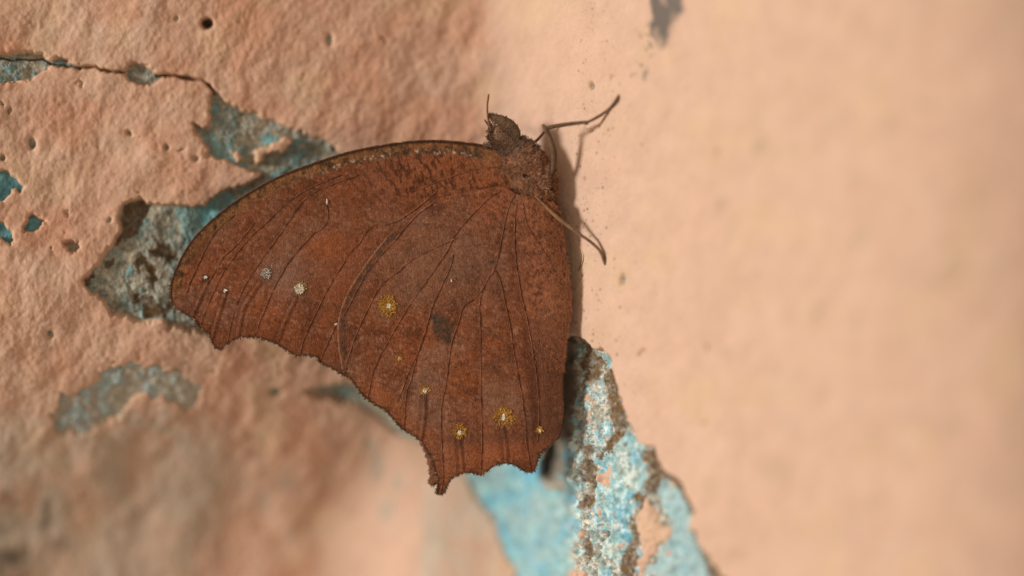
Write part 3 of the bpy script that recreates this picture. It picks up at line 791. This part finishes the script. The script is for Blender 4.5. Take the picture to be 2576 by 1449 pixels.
def scale_patch(name, parent, surf, e, col, n, ring=0.0, length=(4, 8.5), width=1.25, jit=0.35, fan=True):
    B = Blades(); cx, cy, rx, ry = e
    for i in range(n):
        a = prnd.uniform(0, 2 * math.pi); r = math.sqrt(prnd.uniform(ring * ring, 1.0)) * (1 + prnd.gauss(0, 0.10))
        x = cx + rx * r * math.cos(a); y = cy + ry * r * math.sin(a)
        ln = prnd.uniform(*length)
        dx, dy = (math.cos(a) * 0.5 + prnd.uniform(-jit, jit), math.sin(a) * 0.5 + 0.25 + prnd.uniform(-jit, jit)) if fan else (prnd.uniform(-0.3, 0.3), 1.0)
        m = math.hypot(dx, dy) + 1e-6; dx /= m; dy /= m
        dl = float(surf(np.array([x]), np.array([y]))[0]) - 1.2
        P0 = world_pt(x - dx * ln / 2, y - dy * ln / 2, dl); P1 = world_pt(x + dx * ln / 2, y + dy * ln / 2, dl - prnd.uniform(0.6, 2.0))
        g = prnd.uniform(0.65, 1.3)
        B.add(P0, P1 - P0, (prnd.uniform(-0.3, 0.3), -1, 0.2), width * S, tuple(min(1, v * g) for v in col))
    return B.build(name, M_fuzz, parent)
OCH = (0.40, 0.20, 0.032)
for (ex, ey, rx, ry, a) in EYES_H:
    eo = scale_patch('eyespot', hind_near, surf_hind, (ex, ey, rx, ry), OCH, int(0.34 * rx * ry * a) + 14, 0.15)
    for (px, py, qx, qy) in PUP_H:
        if abs(px - ex) < 8 and abs(py - ey) < 8:
            scale_patch('pupil', eo, surf_hind, (px, py, qx * 0.8, qy * 0.8), (0.78, 0.74, 0.66), int(1.1 * qx * qy) + 8, 0, (3.5, 6), 1.3, fan=False)
scale_patch('pupil', hind_near, surf_hind, (1005, 902, 2.5, 4), (0.6, 0.5, 0.25), 10, 0, (3, 5), 1.0, fan=False)
for (ex, ey, r, col, n) in [(517, 697, 3.6, (0.72, 0.70, 0.66), 16), (566, 731, 3.8, (0.75, 0.73, 0.69), 18), (668, 688, 13, (0.42, 0.36, 0.32), 70), (753, 727, 12, (0.72, 0.64, 0.52), 120), (757, 722, 15, (0.33, 0.22, 0.07), 60),
                            (845, 815, 3.0, (0.7, 0.66, 0.6), 10)]:
    scale_patch('white_dot', fore_near, surf_fore, (ex, ey, r, r), col, n, 0, (4, 7), 1.1)
scale_patch('white_dot', fore_near, surf_fore, (822, 509, 1.8, 5), (0.72, 0.66, 0.58), 12, 0, (4, 6), 1.1, fan=False)
scale_patch('white_dot', hind_near, surf_hind, (1135, 707, 1.6, 3), (0.7, 0.6, 0.45), 6, 0, (3, 4), 1.0, fan=False)

# ---- body: head, thorax and abdomen in one skin
RINGS = [(1244,318,4),(1247,322,15),(1254,330,27),(1263,341,34),(1272,354,35),(1283,367,33),(1296,382,40),(1314,404,52),(1332,431,57),(1347,458,54),(1358,484,46),(1367,508,32),(1376,540,22),(1386,600,20),(1396,660,20),(1403,720,19),(1407,780,16),(1409,830,10),(1409,852,2)]
rp = smooth_poly([(a, b) for a, b, c in RINGS], 5); rr = smooth_poly([(c, 0) for a, b, c in RINGS], 5)[:, 0]
bcol = []
for (x, y), r in zip(rp, rr):
    if y < 365: bcol.append((0.14, 0.078, 0.045))
    elif y < 385: bcol.append((0.12, 0.065, 0.042))
    else: bcol.append((0.15, 0.072, 0.04))
mb = MB()
mb.tube([world_pt(x, y, 0) for x, y in rp], [max(r, 1) * S for r in rr], 28, bcol, squash=[0.68] * len(rr))
body = mb.build('body', M_body, butterfly)
body['label'] = 'furry brown head, thorax and slender abdomen'

# hair over the thorax and head
def surf_body(x, y):
    """near side of the body skin at q (x, y): dl and how far out from the axis (0..1)"""
    d = np.hypot(rp[:, 0] - x, rp[:, 1] - y) - 0.25 * rr
    i = int(np.argmin(d))
    i0, i1 = max(i - 1, 0), min(i + 1, len(rp) - 1)
    t = rp[i1] - rp[i0]; t = t / np.hypot(*t)
    off = (x - rp[i][0]) * -t[1] + (y - rp[i][1]) * t[0]
    u = off / max(rr[i], 1)
    return u, -0.68 * rr[i] * math.sqrt(max(0.0, 1 - u * u)), t
H = Blades()
cnt = 0
while cnt < 6500:
    x = prnd.uniform(1215, 1412); y = prnd.uniform(305, 545)
    u, dl, t = surf_body(x, y)
    if abs(u) > 0.99: continue
    if y < 362 and (x - 1270) ** 2 / 900 + (y - 332) ** 2 / 600 < 1: continue
    cnt += 1
    head = y < 372
    ln = prnd.uniform(6, 11) if head else prnd.uniform(8, 17)
    out = np.array([-t[1], t[0]]) * u
    sw = 0.9 * math.sin(x * 0.07 + 3) + 0.7 * math.sin(y * 0.09)
    ca = 5.0 * float(fbm(np.array([x]), np.array([y]), 38, 601, 2)[0]); dv = np.array([t[0] * 0.6 + out[0] * 0.5 + prnd.gauss(0, 0.3) + 0.8 * math.cos(ca), t[1] * 0.6 + out[1] * 0.5 + prnd.gauss(0, 0.3) + 0.8 * math.sin(ca)])
    if head: dv = np.array([out[0] * 1.2 + prnd.gauss(0, 0.3), out[1] * 1.2 - 0.3 + prnd.gauss(0, 0.3)])
    dv = dv / (np.hypot(*dv) + 1e-6) * ln
    P0 = world_pt(x, y, dl + 1); P1 = world_pt(x + dv[0], y + dv[1], dl - prnd.uniform(1, 6) * (1 - 0.5 * abs(u)))
    g = prnd.choice((0.5, 0.75, 0.95, 1.1, 1.3, 1.6))
    if head: c = (0.165 * g, 0.092 * g, 0.054 * g)
    elif y < 392 and x < 1310: c = (0.14 * g, 0.078 * g, 0.05 * g)
    else:
        c = (0.235 * g, 0.105 * g, 0.054 * g)
        if prnd.random() < 0.10: c = (0.34, 0.21, 0.14)
        elif x > 1385 or prnd.random() < 0.2: c = (0.23 * g, 0.09 * g, 0.034 * g)
    H.add(P0, P1 - P0, (0, -1, 0.1), prnd.uniform(0.7, 1.25) * S, c, bend=(prnd.gauss(0, 1.2) * S, 0, prnd.gauss(0, 1.2) * S))
for (sx, sy, n) in ((1319, 443, 16), (1389, 478, 10), (1393, 484, 8), (1330, 520, 6)):
    for i in range(n):
        x, y = sx + prnd.gauss(0, 2), sy + prnd.gauss(0, 2); u, dl, t = surf_body(x, y)
        P0 = world_pt(x, y - 2.5, dl - 5); P1 = world_pt(x + prnd.gauss(0, 1.5), y + 3, dl - 7)
        H.add(P0, P1 - P0, (0, -1, 0.1), 1.5 * S, (0.018, 0.011, 0.008))
H.build('hair', M_fuzz, body, True)
# tufts that stand out from the outline: nape, collar, front of the thorax
T = Blades()
for (x0, y0, x1, y1, dx, dy, n, l) in [(1248,350,1222,372,-0.9,-0.35,60,11),(1232,322,1230,350,-1,0.0,50,8),(1310,346,1352,372,0.55,-0.85,90,13),(1296,356,1316,350,0.4,-0.9,30,10),(1218,362,1250,380,-0.6,-0.8,40,8)]:
    for i in range(n):
        f = prnd.random(); x = mix(x0, x1, f) + prnd.gauss(0, 2); y = mix(y0, y1, f) + prnd.gauss(0, 2)
        ln = l * prnd.uniform(0.6, 1.3)
        a = math.atan2(dy, dx) + prnd.gauss(0, 0.3)
        P0 = world_pt(x, y, prnd.uniform(-22, 5)); P1 = world_pt(x + ln * math.cos(a), y + ln * math.sin(a), prnd.uniform(-24, 2))
        g = prnd.uniform(0.6, 1.3)
        T.add(P0, P1 - P0, (0, -1, 0), 0.8 * S, (0.14 * g, 0.078 * g, 0.046 * g))
T.build('tuft', M_fuzz, body, True)
# down along the inner margin of the hindwing
I = Blades()
for i in range(2600):
    y = prnd.uniform(505, 930); xe = float(np.interp(y, [505,530,566,633,683,743,783,833,900,930], [1390,1406,1414,1422,1430,1437,1436,1428,1419,1418]))
    x = xe - abs(prnd.gauss(0, 38)) if prnd.random() < 0.8 else xe - prnd.uniform(0, 3)
    if x < 1300: continue
    ln = prnd.uniform(6, 15)
    a = math.pi / 2 + prnd.gauss(0, 0.45) - 0.25
    dl = float(surf_hind(np.array([x]), np.array([y]))[0]) - 0.6
    P0 = world_pt(x, y, dl); P1 = world_pt(x + ln * math.cos(a), y + ln * math.sin(a), dl - prnd.uniform(0.5, 3.5))
    g = prnd.uniform(0.5, 1.3)
    I.add(P0, P1 - P0, (0, -1, 0), 0.5 * S, (0.27 * g, 0.098 * g, 0.042 * g))
I.build('hair', M_fuzz, hind_near, True)

# ---- palps, eye, antennae
def tube_part(name, pts, mat, col, n=10, per=4, squash=None, parent=None):
    P = smooth_poly([(a, b, c) for a, b, c, r in pts], per); R = smooth_poly([(r, 0) for a, b, c, r in pts], per)[:, 0]
    mb = MB()
    cols = []
    for i in range(len(P)):
        f = i / (len(P) - 1); base = np.array(col[0]) * (1 - f) + np.array(col[-1]) * f
        cols.append(tuple(base * prnd.uniform(0.8, 1.2)))
    mb.tube([world_pt(*p) for p in P], [max(r, 0.3) * S for r in R], n, cols, squash=[squash] * len(P) if squash else None)
    return mb.build(name, mat, parent or butterfly)
for dz, sh in ((-15, 0), (9, 1)):
    pp = [(1229 - sh, 289, dz, 1.5), (1236, 292, dz, 5.5), (1248, 298, dz - 2, 9.5), (1264, 305, dz - 4, 13), (1281, 316, dz - 5, 15), (1294, 331, dz - 4, 14.5), (1298, 345, dz, 11), (1296, 356, dz + 4, 5)]
    palp = tube_part('palp', pp, M_body, [(0.125, 0.078, 0.046), (0.15, 0.085, 0.05)], 14, 4, 0.7)
    B = Blades()
    for i in range(900 if dz < 0 else 300):
        k = prnd.uniform(0.3, len(pp) - 1.3); a = int(k); f = k - a
        cx = mix(pp[a][0], pp[a + 1][0], f); cy = mix(pp[a][1], pp[a + 1][1], f); r = mix(pp[a][3], pp[a + 1][3], f)
        tx, ty = pp[a + 1][0] - pp[a][0], pp[a + 1][1] - pp[a][1]; m = math.hypot(tx, ty); tx /= m; ty /= m
        u = prnd.uniform(-1, 1); x = cx - ty * u * r; y = cy + tx * u * r
        dl = pp[a][2] - 0.7 * r * math.sqrt(1 - u * u)
        ln = prnd.uniform(3, 6.5)
        dx, dy = -tx * 0.8 - ty * u * 0.7 + prnd.gauss(0, 0.3), -ty * 0.8 + tx * u * 0.7 + prnd.gauss(0, 0.3)
        P0 = world_pt(x, y, dl + 0.5); P1 = world_pt(x + dx * ln, y + dy * ln, dl - prnd.uniform(0.5, 2.5))
        g = prnd.uniform(0.5, 1.35); c = (0.165 * g, 0.10 * g, 0.06 * g)
        if prnd.random() < 0.12: c = (0.30, 0.22, 0.15)
        B.add(P0, P1 - P0, (0, -1, 0.1), 0.75 * S, c)
    B.build('scale_fur', M_fuzz, palp, True)

def ellipsoid(name, c, rx, ry, rd, mat, colf, parent, rot=0.0, nu=36, nv=20):
    V = []; F = []; C = []
    for j in range(nv + 1):
        th = math.pi * j / nv
        for i in range(nu):
            ph = 2 * math.pi * i / nu
            a, b, e = math.sin(th) * math.cos(ph) * rx, math.sin(th) * math.sin(ph) * ry, -math.cos(th) * rd
            xr, yr = a * math.cos(rot) - b * math.sin(rot), a * math.sin(rot) + b * math.cos(rot)
            V.append(tuple(world_pt(c[0] + xr, c[1] + yr, c[2] + e))); C.append(colf(a / rx, b / ry))
    for j in range(nv):
        for i in range(nu):
            a0 = j * nu + i; a1 = j * nu + (i + 1) % nu
            F.append((a0, a0 + nu, a1 + nu, a1))
    return link_mesh(name, np_mesh(name, np.array(V), np.array(F), np.array(C)), mat, parent)
PS = [(-0.05, -0.1, 0.13)] + [(0.42 * math.cos(k * 1.05), 0.42 * math.sin(k * 1.05), 0.10) for k in range(6)] + [(0.72 * math.cos(k * 0.9 + 0.4), 0.6 * math.sin(k * 0.9 + 0.4), 0.08) for k in range(7)]
def eyecol(a, b):
    c = np.array((0.15, 0.070, 0.040)) * (1.0 + 0.25 * (abs(a) > 0.8))
    for (x, y, r) in PS:
        if math.hypot(a - x, b - y) < r: c = np.array((0.03, 0.012, 0.008))
    return tuple(c)
for side in (-1, 1):
    ellipsoid('eye', (1268, 333, side * 15), 25, 20, 7, M_eye, eyecol, butterfly, 0.12, 60, 34)
tube_part('antenna', [(1236,326,-16,3.4),(1232,316,-18,3.0),(1228,300,-19,2.6),(1226,280,-20,2.5),(1226,262,-20,2.5),(1228,247,-19,2.6),(1229,237,-18,2.4)], M_leg, [(0.10, 0.05, 0.03), (0.33, 0.15, 0.05)], 8)
tube_part('antenna', [(1236,326,4,3.2),(1231,318,6,2.8),(1226,311,10,2.6),(1221,304,22,2.4),(1220,302,60,2.2)], M_leg, [(0.09, 0.05, 0.03), (0.10, 0.05, 0.03)], 8)

# ---- legs
LC = [(0.10, 0.058, 0.034), (0.17, 0.105, 0.062)]
w1 = wall_at(1557, 240); w2 = wall_at(1521, 661); w4 = wall_at(1424, 314)
def leg(parts):
    root = None
    for name, pts, col in parts:
        o = tube_part(name, pts, M_leg, col, 10, 4, None, root)
        if root is None: root = o
    return root
leg([('leg', [(1384,446,-20,5),(1391,428,-30,6.5),(1394,405,-40,7),(1393,380,-48,7.2),(1386,354,-56,6.8),(1378,336,-61,6),(1369,320,-64,5.2),(1365,313,-65,3.5)], LC),
     ('tibia', [(1369,323,-64,3.6),(1384,320,-66,4.8),(1410,315,-69,5),(1440,311,-72,5),(1468,308,-74,4.4),(1474,309,-74,6.0),(1480,311,-74,3.4)], LC),
     ('tarsus', [(1474,309,-74,3.6),(1487,303,-76,3.6),(1502,295,-78,4),(1518,285,-81,3.8),(1533,273,-86,3.5),(1545,259,w1 + 1,3.4),(1553,247,w1 - 3,4),(1558,240,w1 + 1,4)], [(0.16, 0.105, 0.066), (0.15, 0.085, 0.05)])])
leg([('leg', [(1312,348,8,4),(1325,353,16,4.2),(1340,357,20,4),(1348,355,22,3.8),(1360,343,24,3.4),(1371,330,26,3.2)], [(0.13, 0.07, 0.045), (0.14, 0.075, 0.045)]),
     ('tibia', [(1371,330,26,3.0),(1385,321,27,2.8),(1402,316,28,2.6),(1424,314,w4 + 1,2.4)], LC)])
leg([('leg', [(1348,494,-34,2),(1362,508,-37,3.6),(1378,524,-40,4.4),(1400,545,-46,5),(1424,564,-53,4.8),(1445,580,-58,4)], [(0.20, 0.10, 0.05), (0.20, 0.12, 0.065)]),
     ('tarsus', [(1445,580,-58,4),(1462,592,-61,3.8),(1480,604,-63,3.8),(1497,618,w2 + 0,3.9),(1509,631,w2 - 2,4.2),(1516,644,w2 - 3,4.4),(1521,659,w2 - 1,4.6),(1522,664,w2 + 1,3.4)], [(0.17, 0.10, 0.06), (0.15, 0.085, 0.052)])])
for (px, py, dx, dy) in ((1557, 241, 4, -5), (1557, 241, 6, 1), (1521, 662, 5, 5), (1521, 662, 0, 6)):
    w = wall_at(px, py)
    tube_part('claw', [(px, py, w - 1, 2.2), (px + dx * 0.6, py + dy * 0.6, w - 1, 1.5), (px + dx, py + dy, wall_at(px + dx, py + dy) + 0.5, 0.6)], M_leg, [(0.07, 0.04, 0.025), (0.05, 0.03, 0.02)], 6)
# a curled sliver of paint standing off the wall beside the abdomen
P = [world_pt(1463, 638, wall_at(1463, 638) - 4), world_pt(1462, 655, wall_at(1462, 655) - 5), world_pt(1459, 670, wall_at(1459, 670) - 5), world_pt(1454, 682, wall_at(1454, 682) - 3)]
mb = MB(); mb.tube(P, [0.7 * S, 1.6 * S, 1.8 * S, 0.8 * S], 6, [(0.16, 0.09, 0.055)] * 4)
mb.build('paint_flake', M_mortar, wall)
